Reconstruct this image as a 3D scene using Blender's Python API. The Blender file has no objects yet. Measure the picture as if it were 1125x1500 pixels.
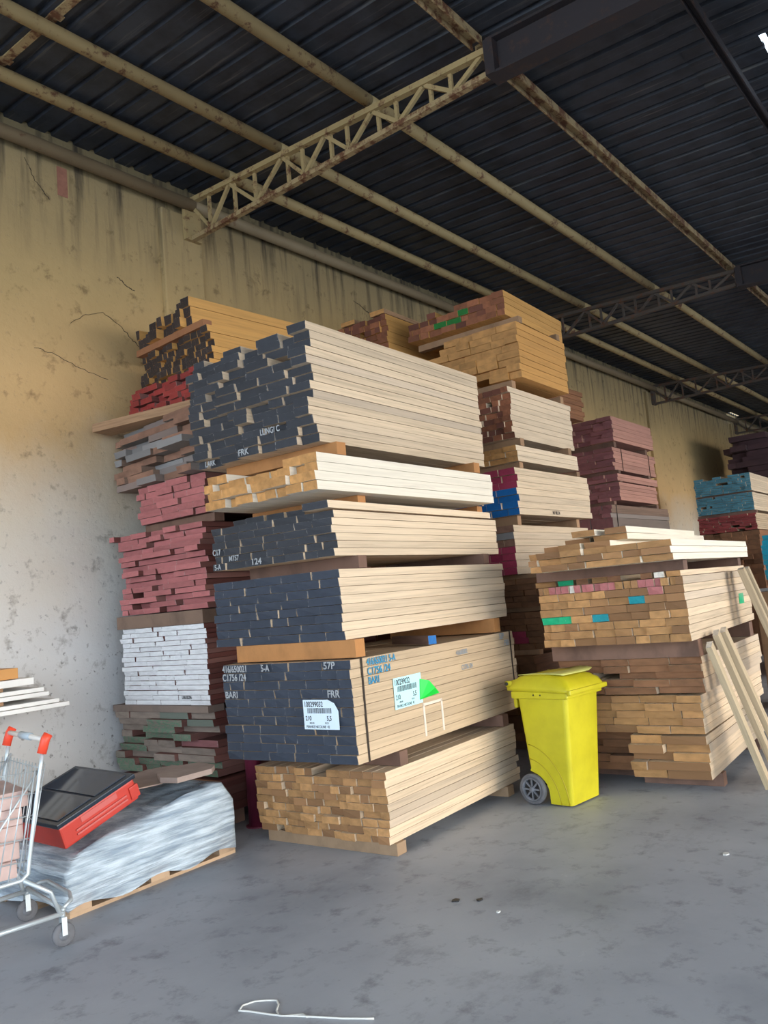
import bpy, bmesh, math, random
from mathutils import Vector, Matrix, noise
SC = bpy.context.scene
COL = SC.collection

# ------------------------------------------------------------------ camera, world, exposure
cam_d = bpy.data.cameras.new('camera'); cam = bpy.data.objects.new('camera', cam_d); COL.objects.link(cam)
cam_d.sensor_fit = 'VERTICAL'; cam_d.sensor_height = 36.0; cam_d.lens = 1200.0/1500.0*36.0
cam_d.clip_start = 0.05; cam_d.clip_end = 300
_R = Vector((0.624, -0.776, -0.0894)), Vector((-0.0278, -0.1364, 0.9903)), Vector((-0.781, -0.616, -0.107))
_bk = _R[2].normalized(); _rt = (_R[0] - _bk*_R[0].dot(_bk)).normalized(); _up = _bk.cross(_rt)
cam.matrix_world = Matrix(((_rt.x, _up.x, _bk.x, 0), (_rt.y, _up.y, _bk.y, 0), (_rt.z, _up.z, _bk.z, 1.6), (0, 0, 0, 1)))
SC.camera = cam
w = bpy.data.worlds.new('sky'); SC.world = w; w.use_nodes = True
_bg = w.node_tree.nodes['Background']
_bg.inputs['Color'].default_value = (0.72, 0.86, 1.0, 1); _bg.inputs['Strength'].default_value = 4.6
sun_d = bpy.data.lights.new('sun', 'SUN'); sun = bpy.data.objects.new('sun', sun_d); COL.objects.link(sun)
sun_d.energy = 2.8; sun_d.color = (1.0, 0.84, 0.64); sun_d.angle = math.radians(35)
sun.rotation_euler = Vector((-0.10, 1.0, -0.12)).to_track_quat('-Z', 'Y').to_euler(); sun.location = (6, -20, 8)
SC.view_settings.view_transform = 'Standard'; SC.view_settings.look = 'None'
SC.view_settings.gamma = 1.0; SC.view_settings.use_curve_mapping = False
SC.view_settings.exposure = 0.15

# ------------------------------------------------------------------ helpers
rng = random.Random(7)
def lin(c):
    return tuple(((v/255.0)/12.92 if v/255.0 <= 0.04045 else ((v/255.0+0.055)/1.055)**2.4) for v in c) + (1.0,)
class NB:
    def __init__(s, name):
        s.m = bpy.data.materials.new(name); s.m.use_nodes = True; s.t = s.m.node_tree
        s.p = s.t.nodes['Principled BSDF']; s.out = s.t.nodes['Material Output']
    def n(s, typ, **kw):
        nd = s.t.nodes.new(typ)
        for k, v in kw.items():
            if k in nd.inputs: nd.inputs[k].default_value = v
            else: setattr(nd, k, v)
        return nd
    def l(s, a, b): s.t.links.new(a, b)
    def math(s, op, a, b=None, c=None):
        nd = s.t.nodes.new('ShaderNodeMath'); nd.operation = op
        for i, v in enumerate((a, b, c)):
            if v is None: continue
            if isinstance(v, (int, float)): nd.inputs[i].default_value = v
            else: s.l(v, nd.inputs[i])
        return nd.outputs[0]
    def mix(s, fac, a, b, mode='MIX'):
        nd = s.t.nodes.new('ShaderNodeMix'); nd.data_type = 'RGBA'; nd.blend_type = mode
        for sock, v in ((nd.inputs[0], fac), (nd.inputs[6], a), (nd.inputs[7], b)):
            if isinstance(v, (int, float, tuple)): sock.default_value = v
            else: s.l(v, sock)
        return nd.outputs[2]
    def ramp(s, fac, stops):
        nd = s.t.nodes.new('ShaderNodeValToRGB'); r = nd.color_ramp
        while len(r.elements) > 1: r.elements.remove(r.elements[0])
        r.elements[0].position = stops[0][0]; r.elements[0].color = stops[0][1]
        for p, c in stops[1:]:
            e = r.elements.new(p); e.color = c
        s.l(fac, nd.inputs[0]); return nd.outputs[0]
    def coords(s, scale, rand=0.0, kind='Object'):
        tc = s.n('ShaderNodeTexCoord'); mp = s.n('ShaderNodeMapping'); mp.inputs['Scale'].default_value = scale
        s.l(tc.outputs[kind], mp.inputs['Vector'])
        if rand:
            oi = s.n('ShaderNodeObjectInfo'); cx = s.n('ShaderNodeCombineXYZ')
            for i, k in enumerate((1.0, 0.73, 0.41)): s.l(s.math('MULTIPLY', oi.outputs['Random'], rand*k), cx.inputs[i])
            s.l(cx.outputs[0], mp.inputs['Location'])
        return mp.outputs[0]
    def noise(s, vec, scale, detail=4.0, rough=0.55):
        nd = s.n('ShaderNodeTexNoise'); nd.inputs['Scale'].default_value = scale; nd.inputs['Detail'].default_value = detail
        nd.inputs['Roughness'].default_value = rough; s.l(vec, nd.inputs['Vector']); return nd.outputs[0]
    def bump(s, h, strength=0.3, dist=0.01):
        nd = s.n('ShaderNodeBump'); nd.inputs['Strength'].default_value = strength; nd.inputs['Distance'].default_value = dist
        s.l(h, nd.inputs['Height']); s.l(nd.outputs[0], s.p.inputs['Normal'])
    def base(s, c):
        if isinstance(c, tuple): s.p.inputs['Base Color'].default_value = c
        else: s.l(c, s.p.inputs['Base Color'])
W_ = (1, 1, 1, 1); K_ = (0, 0, 0, 1)
def wood(name, c, dark=0.62, var=0.22, grey=None, greyf=0.0):
    """sawn board side: long grain along local x, per-board tint"""
    b = NB(name); c = lin(c)
    v = b.coords((2.2, 3.0, 2.0), 60.0)
    g = b.noise(v, 1.6, 6, 0.6)
    v2 = b.coords((1.2, 14.0, 12.0), 31.0); g2 = b.noise(v2, 1.5, 3)
    d = tuple(x*dark for x in c[:3]) + (1,)
    col = b.ramp(g, [(0.30, d), (0.52, c), (0.8, tuple(min(1, x*1.12) for x in c[:3]) + (1,))])
    col = b.mix(b.math('MULTIPLY', g2, 0.35), col, tuple(x*0.72 for x in c[:3]) + (1,))
    sm = b.noise(b.coords((1.6, 1.0, 0.9), 83.0), 1.5, 7, 0.7)
    col = b.mix(b.math('MULTIPLY', b.ramp(sm, [(0.56, K_), (0.74, W_)]), 0.55), col, (c[0]*.50, c[1]*.47, c[2]*.46, 1))
    if grey:
        oi = b.n('ShaderNodeObjectInfo'); r2 = b.math('FRACT', b.math('MULTIPLY', oi.outputs['Random'], 17.3))
        f = b.math('MULTIPLY', b.ramp(r2, [(0.45, K_), (0.8, W_)]), greyf)
        col = b.mix(f, col, lin(grey))
    oi = b.n('ShaderNodeObjectInfo'); hv = b.n('ShaderNodeHueSaturation')
    b.l(b.math('ADD', b.math('MULTIPLY', oi.outputs['Random'], var), 1.0-var*0.6), hv.inputs['Value'])
    b.l(col, hv.inputs['Color']); b.base(hv.outputs[0])
    b.p.inputs['Roughness'].default_value = 0.75; b.bump(g2, 0.12, 0.004)
    return b.m
def endgrain(name, c, var=0.35, sub=None):
    b = NB(name); c = lin(c)
    v = b.coords((1.6, 1.6, 0.8), 50.0); g = b.noise(v, 1.4, 3)
    col = b.ramp(g, [(0.30, tuple(x*0.74 for x in c[:3]) + (1,)), (0.55, c), (0.8, tuple(min(1, x*1.2) for x in c[:3]) + (1,))])
    if sub:
        oi0 = b.n('ShaderNodeObjectInfo'); r2 = b.math('FRACT', b.math('MULTIPLY', oi0.outputs['Random'], 23.7))
        col = b.mix(b.ramp(r2, [(0.55, K_), (0.7, W_)]), col, lin(sub))
    oi = b.n('ShaderNodeObjectInfo'); hv = b.n('ShaderNodeHueSaturation')
    b.l(b.math('ADD', b.math('MULTIPLY', oi.outputs['Random'], var), 1.0-var*0.55), hv.inputs['Value'])
    b.l(col, hv.inputs['Color']); b.base(hv.outputs[0]); b.p.inputs['Roughness'].default_value = 0.85
    return b.m
def paint(name, c, under=(190, 150, 100), wear=0.74, var=0.25, rough=0.7, edge=0.5, edgec=(170, 165, 158)):
    """brushed / sprayed end paint with small worn spots"""
    b = NB(name); c = lin(c)
    v = b.coords((2, 3, 1.5), 40.0); g = b.noise(v, 3.0, 6, 0.7)
    col = b.mix(b.ramp(g, [(wear-0.04, K_), (wear+0.05, W_)]), c, lin(under))
    tc = b.n('ShaderNodeTexCoord'); sp = b.n('ShaderNodeSeparateXYZ'); b.l(tc.outputs['Object'], sp.inputs[0])
    ed = b.math('MAXIMUM', b.math('MULTIPLY', b.math('ABSOLUTE', b.math('SUBTRACT', sp.outputs[1], 0.5)), 0.985), b.math('MULTIPLY', b.math('ABSOLUTE', b.math('SUBTRACT', sp.outputs[2], 0.5)), 0.955))
    ew = b.math('MULTIPLY', b.ramp(ed, [(0.452, K_), (0.478, W_)]), b.ramp(b.noise(v, 1.7, 4), [(0.46, K_), (0.62, W_)]))
    col = b.mix(b.math('MULTIPLY', ew, edge), col, lin(edgec))
    g2 = b.noise(v, 1.3, 3)
    hv = b.n('ShaderNodeHueSaturation'); oi = b.n('ShaderNodeObjectInfo')
    b.l(b.math('ADD', b.math('MULTIPLY', oi.outputs['Random'], var), b.math('ADD', b.math('MULTIPLY', g2, 0.5), 0.72-var*0.5)), hv.inputs['Value'])
    b.l(col, hv.inputs['Color']); b.base(hv.outputs[0]); b.p.inputs['Roughness'].default_value = rough
    return b.m
def plain(name, c, rough=0.6, metal=0.0, nscale=0, namt=0.25, kind='Object'):
    b = NB(name); c = lin(c)
    if nscale:
        g = b.noise(b.coords((1, 1, 1), 0, kind), nscale, 5)
        b.base(b.ramp(g, [(0.3, tuple(x*(1-namt) for x in c[:3]) + (1,)), (0.65, c)]))
    else: b.base(c)
    b.p.inputs['Roughness'].default_value = rough; b.p.inputs['Metallic'].default_value = metal
    return b.m
def rusty(name, c, rust=(96, 58, 34), amt=0.60, scale=9.0):
    b = NB(name); v = b.coords((1, 1, 1), 0); g = b.noise(v, scale, 8, 0.7); g2 = b.noise(v, 1.4, 3)
    cc = b.mix(g2, lin(c), tuple(x*0.62 for x in lin(c)[:3]) + (1,))
    b.base(b.mix(b.ramp(g, [(amt-0.05, K_), (amt+0.05, W_)]), cc, lin(rust))); b.p.inputs['Roughness'].default_value = 0.7
    return b.m

def setp(o, label=None, cat=None, group=None, kind=None):
    if label: o['label'] = label
    if cat: o['category'] = cat
    if group: o['group'] = group
    if kind: o['kind'] = kind
    return o
def link(name, me, parent=None):
    o = bpy.data.objects.new(name, me); COL.objects.link(o)
    if parent: o.parent = parent
    return o
def empty(name, loc=(0, 0, 0), rz=0.0, rot=None, parent=None):
    o = bpy.data.objects.new(name, None); COL.objects.link(o); o.location = loc
    o.rotation_euler = rot if rot else (0, 0, rz); o.empty_display_size = 0.1
    if parent: o.parent = parent
    return o
def bm_obj(name, bm, mat, parent=None, smooth=False):
    bmesh.ops.recalc_face_normals(bm, faces=bm.faces)
    me = bpy.data.meshes.new(name); bm.to_mesh(me); bm.free()
    for m in (mat if isinstance(mat, (list, tuple)) else [mat]): me.materials.append(m)
    if smooth: me.polygons.foreach_set('use_smooth', [True]*len(me.polygons))
    return link(name, me, parent)
def add_box(bm, lo, hi, mi=0, M=None):
    vs = [bm.verts.new((x, y, z)) for x in (lo[0], hi[0]) for y in (lo[1], hi[1]) for z in (lo[2], hi[2])]
    if M:
        for v in vs: v.co = M @ v.co
    for f in ((0, 1, 3, 2), (4, 6, 7, 5), (0, 4, 5, 1), (2, 3, 7, 6), (0, 2, 6, 4), (1, 5, 7, 3)):
        bm.faces.new([vs[i] for i in f]).material_index = mi
    return vs
def box(name, lo, hi, mat, parent=None, bevel=0.0):
    bm = bmesh.new(); add_box(bm, lo, hi)
    if bevel: bmesh.ops.bevel(bm, geom=list(bm.edges), offset=bevel, segments=2, affect='EDGES', profile=0.6)
    return bm_obj(name, bm, mat, parent)
def add_bar(bm, p, q, a, b=None, up=(0, 0, 1)):
    """rectangular bar from p to q, a wide and b deep"""
    b = b or a; p = Vector(p); q = Vector(q); d = (q-p); L = d.length; d.normalize()
    u = Vector(up)
    if abs(d.dot(u)) > 0.98: u = Vector((1, 0, 0))
    s = d.cross(u).normalized(); t = s.cross(d)
    M = Matrix(((d.x, s.x, t.x, p.x), (d.y, s.y, t.y, p.y), (d.z, s.z, t.z, p.z), (0, 0, 0, 1)))
    add_box(bm, (0, -a/2, -b/2), (L, a/2, b/2), 0, M)
def bar(name, p, q, a, b, mat, parent=None, up=(0, 0, 1)):
    bm = bmesh.new(); add_bar(bm, p, q, a, b, up); return bm_obj(name, bm, mat, parent)
def add_tube(bm, pts, r, seg=8, cap=True):
    pts = [Vector(p) for p in pts]; rings = []; prev = None
    for i, p in enumerate(pts):
        d = (pts[min(i+1, len(pts)-1)] - pts[max(i-1, 0)]).normalized()
        if prev is None:
            a = d.cross(Vector((0, 0, 1)));
            if a.length < 0.05: a = d.cross(Vector((1, 0, 0)))
        else: a = prev - d*prev.dot(d)
        a.normalize(); prev = a; c = d.cross(a)
        rr = r[i] if isinstance(r, (list, tuple)) else r
        rings.append([bm.verts.new(p + (a*math.cos(t) + c*math.sin(t))*rr) for t in [2*math.pi*k/seg for k in range(seg)]])
    for A, B in zip(rings, rings[1:]):
        for k in range(seg): bm.faces.new((A[k], A[(k+1) % seg], B[(k+1) % seg], B[k]))
    if cap: bm.faces.new(rings[0][::-1]); bm.faces.new(rings[-1])
def tube(name, pts, r, mat, parent=None, seg=8):
    bm = bmesh.new(); add_tube(bm, pts, r, seg); return bm_obj(name, bm, mat, parent, True)
def add_lathe(bm, prof, seg=24, M=None):
    rings = []
    for (r, z) in prof:
        rings.append([bm.verts.new((M or Matrix()) @ Vector((r*math.cos(2*math.pi*k/seg), r*math.sin(2*math.pi*k/seg), z))) for k in range(seg)])
    for A, B in zip(rings, rings[1:]):
        for k in range(seg): bm.faces.new((A[k], A[(k+1) % seg], B[(k+1) % seg], B[k]))
    bm.faces.new(rings[0][::-1]); bm.faces.new(rings[-1])
def add_ring(bm, prof, seg=28, M=None):
    rings = [[bm.verts.new((M or Matrix()) @ Vector((r*math.cos(2*math.pi*k/seg), r*math.sin(2*math.pi*k/seg), z))) for k in range(seg)] for r, z in prof]
    for i in range(len(prof)):
        A, B = rings[i], rings[(i+1) % len(prof)]
        for k in range(seg): bm.faces.new((A[k], A[(k+1) % seg], B[(k+1) % seg], B[k]))
END_ROT = Matrix(((0, 0, -1), (-1, 0, 0), (0, 1, 0))).to_4x4()     # writing read from -x
SIDE_ROT = Matrix(((1, 0, 0), (0, 0, -1), (0, 1, 0))).to_4x4()     # writing read from -y
def text(name, s, size, mat, parent, loc, rot, sx=1.0, depth=0.0006):
    cu = bpy.data.curves.new('writing', 'FONT'); cu.body = s; cu.size = size; cu.extrude = depth; cu.offset = size*0.018
    tmp = bpy.data.objects.new('tmp_writing', cu); COL.objects.link(tmp)
    me = bpy.data.meshes.new_from_object(tmp.evaluated_get(bpy.context.evaluated_depsgraph_get()))
    bpy.data.objects.remove(tmp); bpy.data.curves.remove(cu)
    me.materials.clear(); me.materials.append(mat); o = link(name, me, parent)
    o.matrix_local = Matrix.Translation(loc) @ rot @ Matrix.Diagonal((sx, 1, 1, 1)); return o

# ------------------------------------------------------------------ the hall
WY = 6.5
def wall_mat():
    b = NB('old_plaster'); v = b.coords((1, 1, 1), 0); g = b.noise(v, 1.1, 8, 0.6); g2 = b.noise(v, 7.0, 8, 0.65)
    tc = b.n('ShaderNodeTexCoord'); sx = b.n('ShaderNodeSeparateXYZ'); b.l(tc.outputs['Object'], sx.inputs[0])
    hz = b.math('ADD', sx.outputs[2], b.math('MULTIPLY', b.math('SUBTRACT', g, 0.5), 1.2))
    # whitewashed below, old cream paint above; warm mid-height light and top gloom painted in
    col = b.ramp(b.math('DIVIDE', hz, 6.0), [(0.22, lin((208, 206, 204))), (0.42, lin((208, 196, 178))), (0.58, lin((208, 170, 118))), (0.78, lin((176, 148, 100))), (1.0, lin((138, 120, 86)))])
    col = b.mix(b.ramp(g, [(0.35, lin((150, 140, 130))), (0.55, W_)]), col, col) if False else col
    blot = b.ramp(g2, [(0.30, lin((120, 108, 92))), (0.42, W_)]); col = b.mix(0.55, col, blot, 'MULTIPLY')
    pit = b.noise(v, 16.0, 4, 0.7)
    lowf = b.ramp(b.math('DIVIDE', hz, 6.0), [(0.10, W_), (0.5, K_)])
    pm = b.math('MULTIPLY', b.ramp(pit, [(0.60, K_), (0.66, W_)]), b.math('ADD', b.math('MULTIPLY', lowf, 0.6), 0.15))
    col = b.mix(pm, col, lin((110, 104, 98)))
    # rain stains running down from the top edge
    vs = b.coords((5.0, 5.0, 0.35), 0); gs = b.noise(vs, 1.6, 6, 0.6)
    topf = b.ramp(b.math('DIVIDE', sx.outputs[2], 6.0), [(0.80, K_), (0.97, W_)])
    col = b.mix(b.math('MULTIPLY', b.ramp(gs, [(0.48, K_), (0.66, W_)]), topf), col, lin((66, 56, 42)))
    b.base(col); b.p.inputs['Roughness'].default_value = 0.9; b.bump(b.math('ADD', g2, b.math('MULTIPLY', pm, -0.6)), 0.5, 0.02)
    return b.m
def floor_mat():
    b = NB('worn_concrete'); v = b.coords((1, 1, 1), 0); g = b.noise(v, 0.7, 8, 0.6); g2 = b.noise(v, 6, 8, 0.7); g3 = b.noise(v, 38, 3, 0.6)
    col = b.ramp(g, [(0.30, lin((132, 137, 145))), (0.5, lin((158, 162, 170))), (0.7, lin((170, 174, 181)))])
    col = b.mix(b.math('MULTIPLY', b.ramp(g2, [(0.30, W_), (0.46, K_)]), .7), col, lin((100, 102, 108)))
    sp = b.math('MULTIPLY', b.ramp(g3, [(0.74, K_), (0.77, W_)]), b.ramp(g2, [(0.52, K_), (0.62, W_)]))
    col = b.mix(sp, col, lin((215, 215, 212)))
    v4 = b.coords((1, 1.7, 1), 0); g4 = b.noise(v4, 1.7, 7, 0.7)
    col = b.mix(b.math('MULTIPLY', b.ramp(g4, [(0.66, K_), (0.74, W_)]), 0.5), col, lin((200, 202, 206)))
    v5 = b.coords((0.8, 1.2, 1), 0); g5 = b.noise(v5, 2.3, 9, 0.72)
    col = b.mix(b.math('MULTIPLY', b.ramp(g5, [(0.56, K_), (0.72, W_)]), .55), col, lin((96, 98, 104)))
    b.base(col); b.p.inputs['Roughness'].default_value = 0.55; b.bump(g2, 0.12, 0.01)
    return b.m
def roof_mat():
    b = NB('roof_steel'); v = b.coords((1, 1, 1), 12.0); g = b.noise(v, 3.0, 6, 0.65); v2 = b.coords((30, 1.2, 1), 9.0); g2 = b.noise(v2, 1.0, 4)
    col = b.ramp(g, [(0.3, lin((38, 40, 46))), (0.6, lin((60, 64, 72)))])
    col = b.mix(b.ramp(g2, [(0.60, K_), (0.75, W_)]), col, lin((98, 96, 94)))
    b.base(col); b.p.inputs['Roughness'].default_value = 0.55; b.p.inputs['Metallic'].default_value = 0.3
    return b.m
M = {}
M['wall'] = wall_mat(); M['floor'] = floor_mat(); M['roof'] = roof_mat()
M['cream_steel'] = rusty('cream_painted_steel', (176, 150, 102), amt=0.59)
M['cream_rust'] = rusty('cream_rusting_steel', (172, 146, 104), amt=0.52)
M['dark_steel'] = rusty('dark_steel', (44, 36, 38), (60, 40, 32), 0.6)
M['grey_tube'] = rusty('grey_tube', (140, 120, 90), amt=0.66)
M['dark_truss'] = rusty('dark_truss_steel', (88, 76, 66), amt=0.56)
M['crack'] = plain('crack_dark', (62, 50, 38), 0.95)
M['brickpatch'] = plain('bare_brick_patch', (150, 100, 80), 0.9, 0, 14)
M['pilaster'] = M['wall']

fl = box('floor', (-10, -30, -0.2), (36, WY+0.3, 0.0), M['floor']); setp(fl, kind='structure')
wl = empty('wall_left'); setp(wl, kind='structure')
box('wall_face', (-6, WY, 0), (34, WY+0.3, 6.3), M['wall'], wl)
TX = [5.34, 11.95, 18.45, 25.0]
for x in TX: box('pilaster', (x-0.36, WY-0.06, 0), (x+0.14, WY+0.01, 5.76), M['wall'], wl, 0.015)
def crack(px, wdt):
    bm = bmesh.new()
    p2, w2 = [], []
    for (a, b_), w0 in zip(zip(px, px[1:]), wdt):
        for k in range(5):
            p2.append((a[0]+(b_[0]-a[0])*k/5+rng.uniform(-.008, .008), a[1]+(b_[1]-a[1])*k/5+rng.uniform(-.008, .008))); w2.append(w0*rng.uniform(.3, 1.5))
    p2.append(px[-1])
    for (a, b_), w0 in zip(zip(p2, p2[1:]), w2): add_bar(bm, (a[0], WY-0.001, a[1]), (b_[0], WY-0.001, b_[1]), 0.004, w0*.5, (0, 1, 0.01))
    bm_obj('crack', bm, M['crack'], wl)
crack([(3.584, 5.77), (3.63, 5.68), (3.66, 5.60), (3.73, 5.52), (3.80, 5.445)], [.012, .018, .012, .022])
crack([(4.45, 4.892), (4.52, 4.86), (4.58, 4.815), (4.648, 4.80)], [.02, .03, .02])
crack([(3.95, 4.33), (4.10, 4.44), (4.28, 4.50), (4.45, 4.42), (4.58, 4.30), (4.66, 4.24)], [.012, .016, .012, .02, .016])
crack([(3.6, 4.03), (3.75, 4.01), (3.9, 3.96), (4.1, 3.90), (4.3, 3.86)], [.008, .01, .008, .008])
crack([(8.0, 5.5), (8.25, 5.42), (8.4, 5.36), (8.7, 5.30), (9.0, 5.26)], [.02, .03, .02, .03])
box('brick_patch', (3.885, WY-0.004, 5.52), (3.985, WY+0.01, 5.80), M['brickpatch'], wl)
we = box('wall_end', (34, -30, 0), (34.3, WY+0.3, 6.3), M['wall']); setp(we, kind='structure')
wr = empty('wall_right'); setp(wr, kind='structure')
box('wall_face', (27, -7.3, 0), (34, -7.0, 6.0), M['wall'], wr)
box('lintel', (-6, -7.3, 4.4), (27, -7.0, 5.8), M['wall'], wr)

# roof: separate ribbed steel sheets
def roof_z(y): return 6.075 + (y-WY)*0.045
ce = empty('ceiling'); setp(ce, kind='structure')
def sheet_mesh(y0, y1):
    bm = bmesh.new(); prof = []
    for k in range(4):
        o = k*0.22; prof += [(o, 0), (o+0.155, 0), (o+0.165, 0.032), (o+0.21, 0.032)]
    prof += [(0.88, 0), (0.885, 0)]
    ra = [bm.verts.new((x, y0, roof_z(y0)+z)) for x, z in prof]; rb = [bm.verts.new((x, y1, roof_z(y1)+z)) for x, z in prof]
    rc = [bm.verts.new((x, y0, roof_z(y0)+z+0.004)) for x, z in prof]; rd = [bm.verts.new((x, y1, roof_z(y1)+z+0.004)) for x, z in prof]
    for k in range(len(prof)-1):
        bm.faces.new((ra[k], ra[k+1], rb[k+1], rb[k])); bm.faces.new((rc[k], rd[k], rd[k+1], rc[k+1]))
    me = bpy.data.meshes.new('roof_sheet'); bm.to_mesh(me); bm.free(); me.materials.append(M['roof']); return me
SM = {}
for k in range(46):
    x0 = -6.27 + k*0.88
    spans = [(WY+0.3, 1.76), (1.79, -7.4)]
    if k in (15,): spans = [(WY+0.3, 1.76), (1.79, 1.20), (1.15, -7.4)]
    if k in (35,): spans = [(WY+0.3, 6.46), (6.38, 1.76), (1.79, -7.4)]
    for sp in spans:
        if sp not in SM: SM[sp] = sheet_mesh(*sp)
        o = link('roof_sheet', SM[sp], ce); o.location = (x0, 0, 0 if sp[0] > 1.9 else 0.005)

# purlins
PUR = [(6.37, 5.85, 'tube', 0.062, 'M', 'grey cream steel tube purlin running along the top of the plaster wall'),
       (5.83, 5.97, 'tube', 0.056, 'c', 'cream steel tube purlin, second out from the plaster wall'),
       (5.09, 5.94, 'tube', 0.056, 'c', 'cream steel tube purlin, third out from the plaster wall'),
       (3.977, 5.885, 'tube', 0.056, 'c', 'cream steel tube purlin, fourth out, crossing the middle of the lattice truss'),
       (2.86, 5.83, 'chan', 0.10, 'r', 'rust-flaked cream channel purlin at the tip of the lattice trusses'),
       (1.43, 5.70, 'chan', 0.07, 'd', 'dark rusty channel purlin beside the bright roof gap, top right')]
for y, z, kind, r, mm, lab in PUR:
    t = empty('purlin', (0, y, z)); setp(t, lab, 'purlin', 'roof purlins')
    mat = {'M': M['grey_tube'], 'c': M['cream_steel'], 'r': M['cream_rust'], 'd': M['dark_steel']}[mm]
    xs = [-6] + TX + [33.9]
    for a, b_ in zip(xs, xs[1:]):
        if kind == 'tube': tube('tube_length', [(a+0.004, 0, 0), ((a+b_)/2, 0, 0), (b_-0.004, 0, 0)], r, mat, t, 12)
        else:
            bm = bmesh.new(); add_box(bm, (a+0.03, -r/2, 0.0), (b_-0.03, r/2, 0.02)); add_box(bm, (a+0.03, -r/2, -0.05), (b_-0.03, -r/2+0.012, 0.0)); add_box(bm, (a+0.03, r/2-0.012, -0.05), (b_-0.03, r/2, 0.0))
            bm_obj('channel_length', bm, mat, t)
cbr = empty('roof_brace', (3.04, 3.9, roof_z(3.9)-.008)); setp(cbr, 'flat cream brace bar crossing above the tube purlins at the top left', 'brace')
bar('flat_bar', (0, -2.4, -2.4*.045), (0, 2.55, 2.55*.045), .07, .012, M['cream_rust'], cbr)
for y_ in (-.06, 1.06, 1.80): box('bolt_plate', (-.05, y_, -.012+y_*.045), (.05, y_+.06, -.006+y_*.045), M['cream_rust'], cbr)
# lattice trusses and the dark beams that carry on from them
def top_z(y): return 5.735 + (y-2.83)*0.05
def bot_z(y): return 5.50 + (6.5-y)*0.010
TOPN = [6.42, 5.80, 5.05, 4.50, 3.95, 3.40, 2.85]
TL = ['nearest cream lattice roof truss, over the black-ended lumber pile', 'second lattice roof truss from the camera, behind the tall orange lumber pile',
      'third lattice roof truss from the camera, over the pink lumber pile', 'farthest lattice roof truss, over the dark stack by the wall']
BL = ['dark steel roof beam carrying on from the nearest lattice truss', 'dark steel roof beam carrying on from the second lattice truss',
      'dark steel roof beam carrying on from the third lattice truss', 'dark steel roof beam carrying on from the farthest lattice truss']
for i, x in enumerate(TX):
    t = empty('roof_truss', (x, WY, bot_z(WY))); setp(t, TL[i], 'truss', 'lattice roof trusses')
    oz = Vector((x, WY, bot_z(WY))); mat = M['cream_steel'] if i == 0 else M['dark_truss']
    def L(y, z, dx=0.0): return Vector((dx, y-WY, z-oz.z))
    bar('top_chord', L(6.42, top_z(6.42)), L(2.80, top_z(2.80)), 0.06, 0.05, mat, t)
    bar('bottom_chord', L(6.42, bot_z(6.42)), L(2.80, bot_z(2.80)), 0.06, 0.045, M['cream_rust'] if i == 0 else mat, t)
    box('end_plate', (-0.10, -0.11, -0.02), (0.10, -0.062, top_z(6.46)-oz.z+0.02), mat, t)
    for a, b_ in zip(TOPN, TOPN[1:]):
        m_ = (a+b_)/2
        bar('web_diagonal', L(a, top_z(a)-.02), L(m_, bot_z(m_)+.02), 0.035, 0.03, mat, t, (1, 0, 0))
        bar('web_diagonal', L(m_, bot_z(m_)+.02), L(b_, top_z(b_)-.02), 0.035, 0.03, mat, t, (1, 0, 0))
        bar('web_vertical', L(m_+.03, bot_z(m_)+.02, .02), L(m_+.03, top_z(m_)-.02, .02), 0.03, 0.03, mat, t, (1, 0, 0))
        bar('web_vertical', L(b_-.05, bot_z(b_)+.02, .02), L(b_-.05, top_z(b_)-.02, .02), 0.03, 0.03, mat, t, (1, 0, 0))
    bt = empty('roof_beam', (x, -2, 5.6)); setp(bt, BL[i], 'beam', 'dark roof beams')
    for nm, dz0, dz1, wd in (('top_flange', 0.13, 0.15, 0.16), ('web', -0.13, 0.13, 0.02), ('bottom_flange', -0.15, -0.13, 0.16)):
        bm = bmesh.new(); vs = add_box(bm, (-wd/2, 2.0-9.0, dz0), (wd/2, 2+2.76, dz1))
        for v in vs: v.co.z += (v.co.y-4.76)*0.045 + 0.03
        bm_obj(nm, bm, M['dark_steel'], bt)
    box('end_cap', (-0.09, 4.70, -0.12), (0.09, 4.78, 0.16), M['dark_steel'], bt)

# ------------------------------------------------------------------ lumber materials
S = {}
S['cream'] = wood('pale_board', (224, 200, 170), 0.80, 0.18)
S['cream2'] = wood('pale_board_grey', (218, 193, 162), 0.70, 0.24, (178, 162, 146), 0.5)
S['tan'] = wood('tan_board', (202, 176, 144), 0.8, 0.18)
S['orange'] = wood('orange_board', (208, 154, 84), 0.8, 0.18)
S['honey'] = wood('honey_board', (206, 150, 82), 0.86, 0.12)
S['brownside'] = wood('brown_board', (150, 100, 66), 0.6, 0.35)
S['red'] = wood('dark_red_board', (112, 62, 54), 0.6, 0.4, (150, 110, 100), 0.5)
S['pinkside'] = wood('pink_brown_board', (196, 142, 124), 0.75, 0.25)
S['dusty'] = wood('dusty_board', (140, 112, 94), 0.6, 0.35, (136, 132, 128), 0.8)
S['white'] = wood('white_board', (238, 226, 206), 0.88, 0.10)
S['purple'] = wood('dark_purple_board', (70, 48, 50), 0.55, 0.4)
S['bearer'] = wood('bearer_wood', (172, 134, 100), 0.6, 0.3)
S['plain_bearer'] = wood('worn_bearer_wood', (168, 138, 108), 0.6, 0.3)
S['bearer_dark'] = wood('bearer_dark_wood', (128, 96, 80), 0.6, 0.3)
S['bearer_orange'] = wood('bearer_orange_wood', (180, 124, 72), 0.7, 0.2)
EN = {}
EN['black'] = paint('black_end', (48, 50, 56), wear=0.80, var=0.3)
EN['navy'] = paint('navy_end', (50, 57, 70), (170, 170, 165), 0.80, 0.15)
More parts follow.
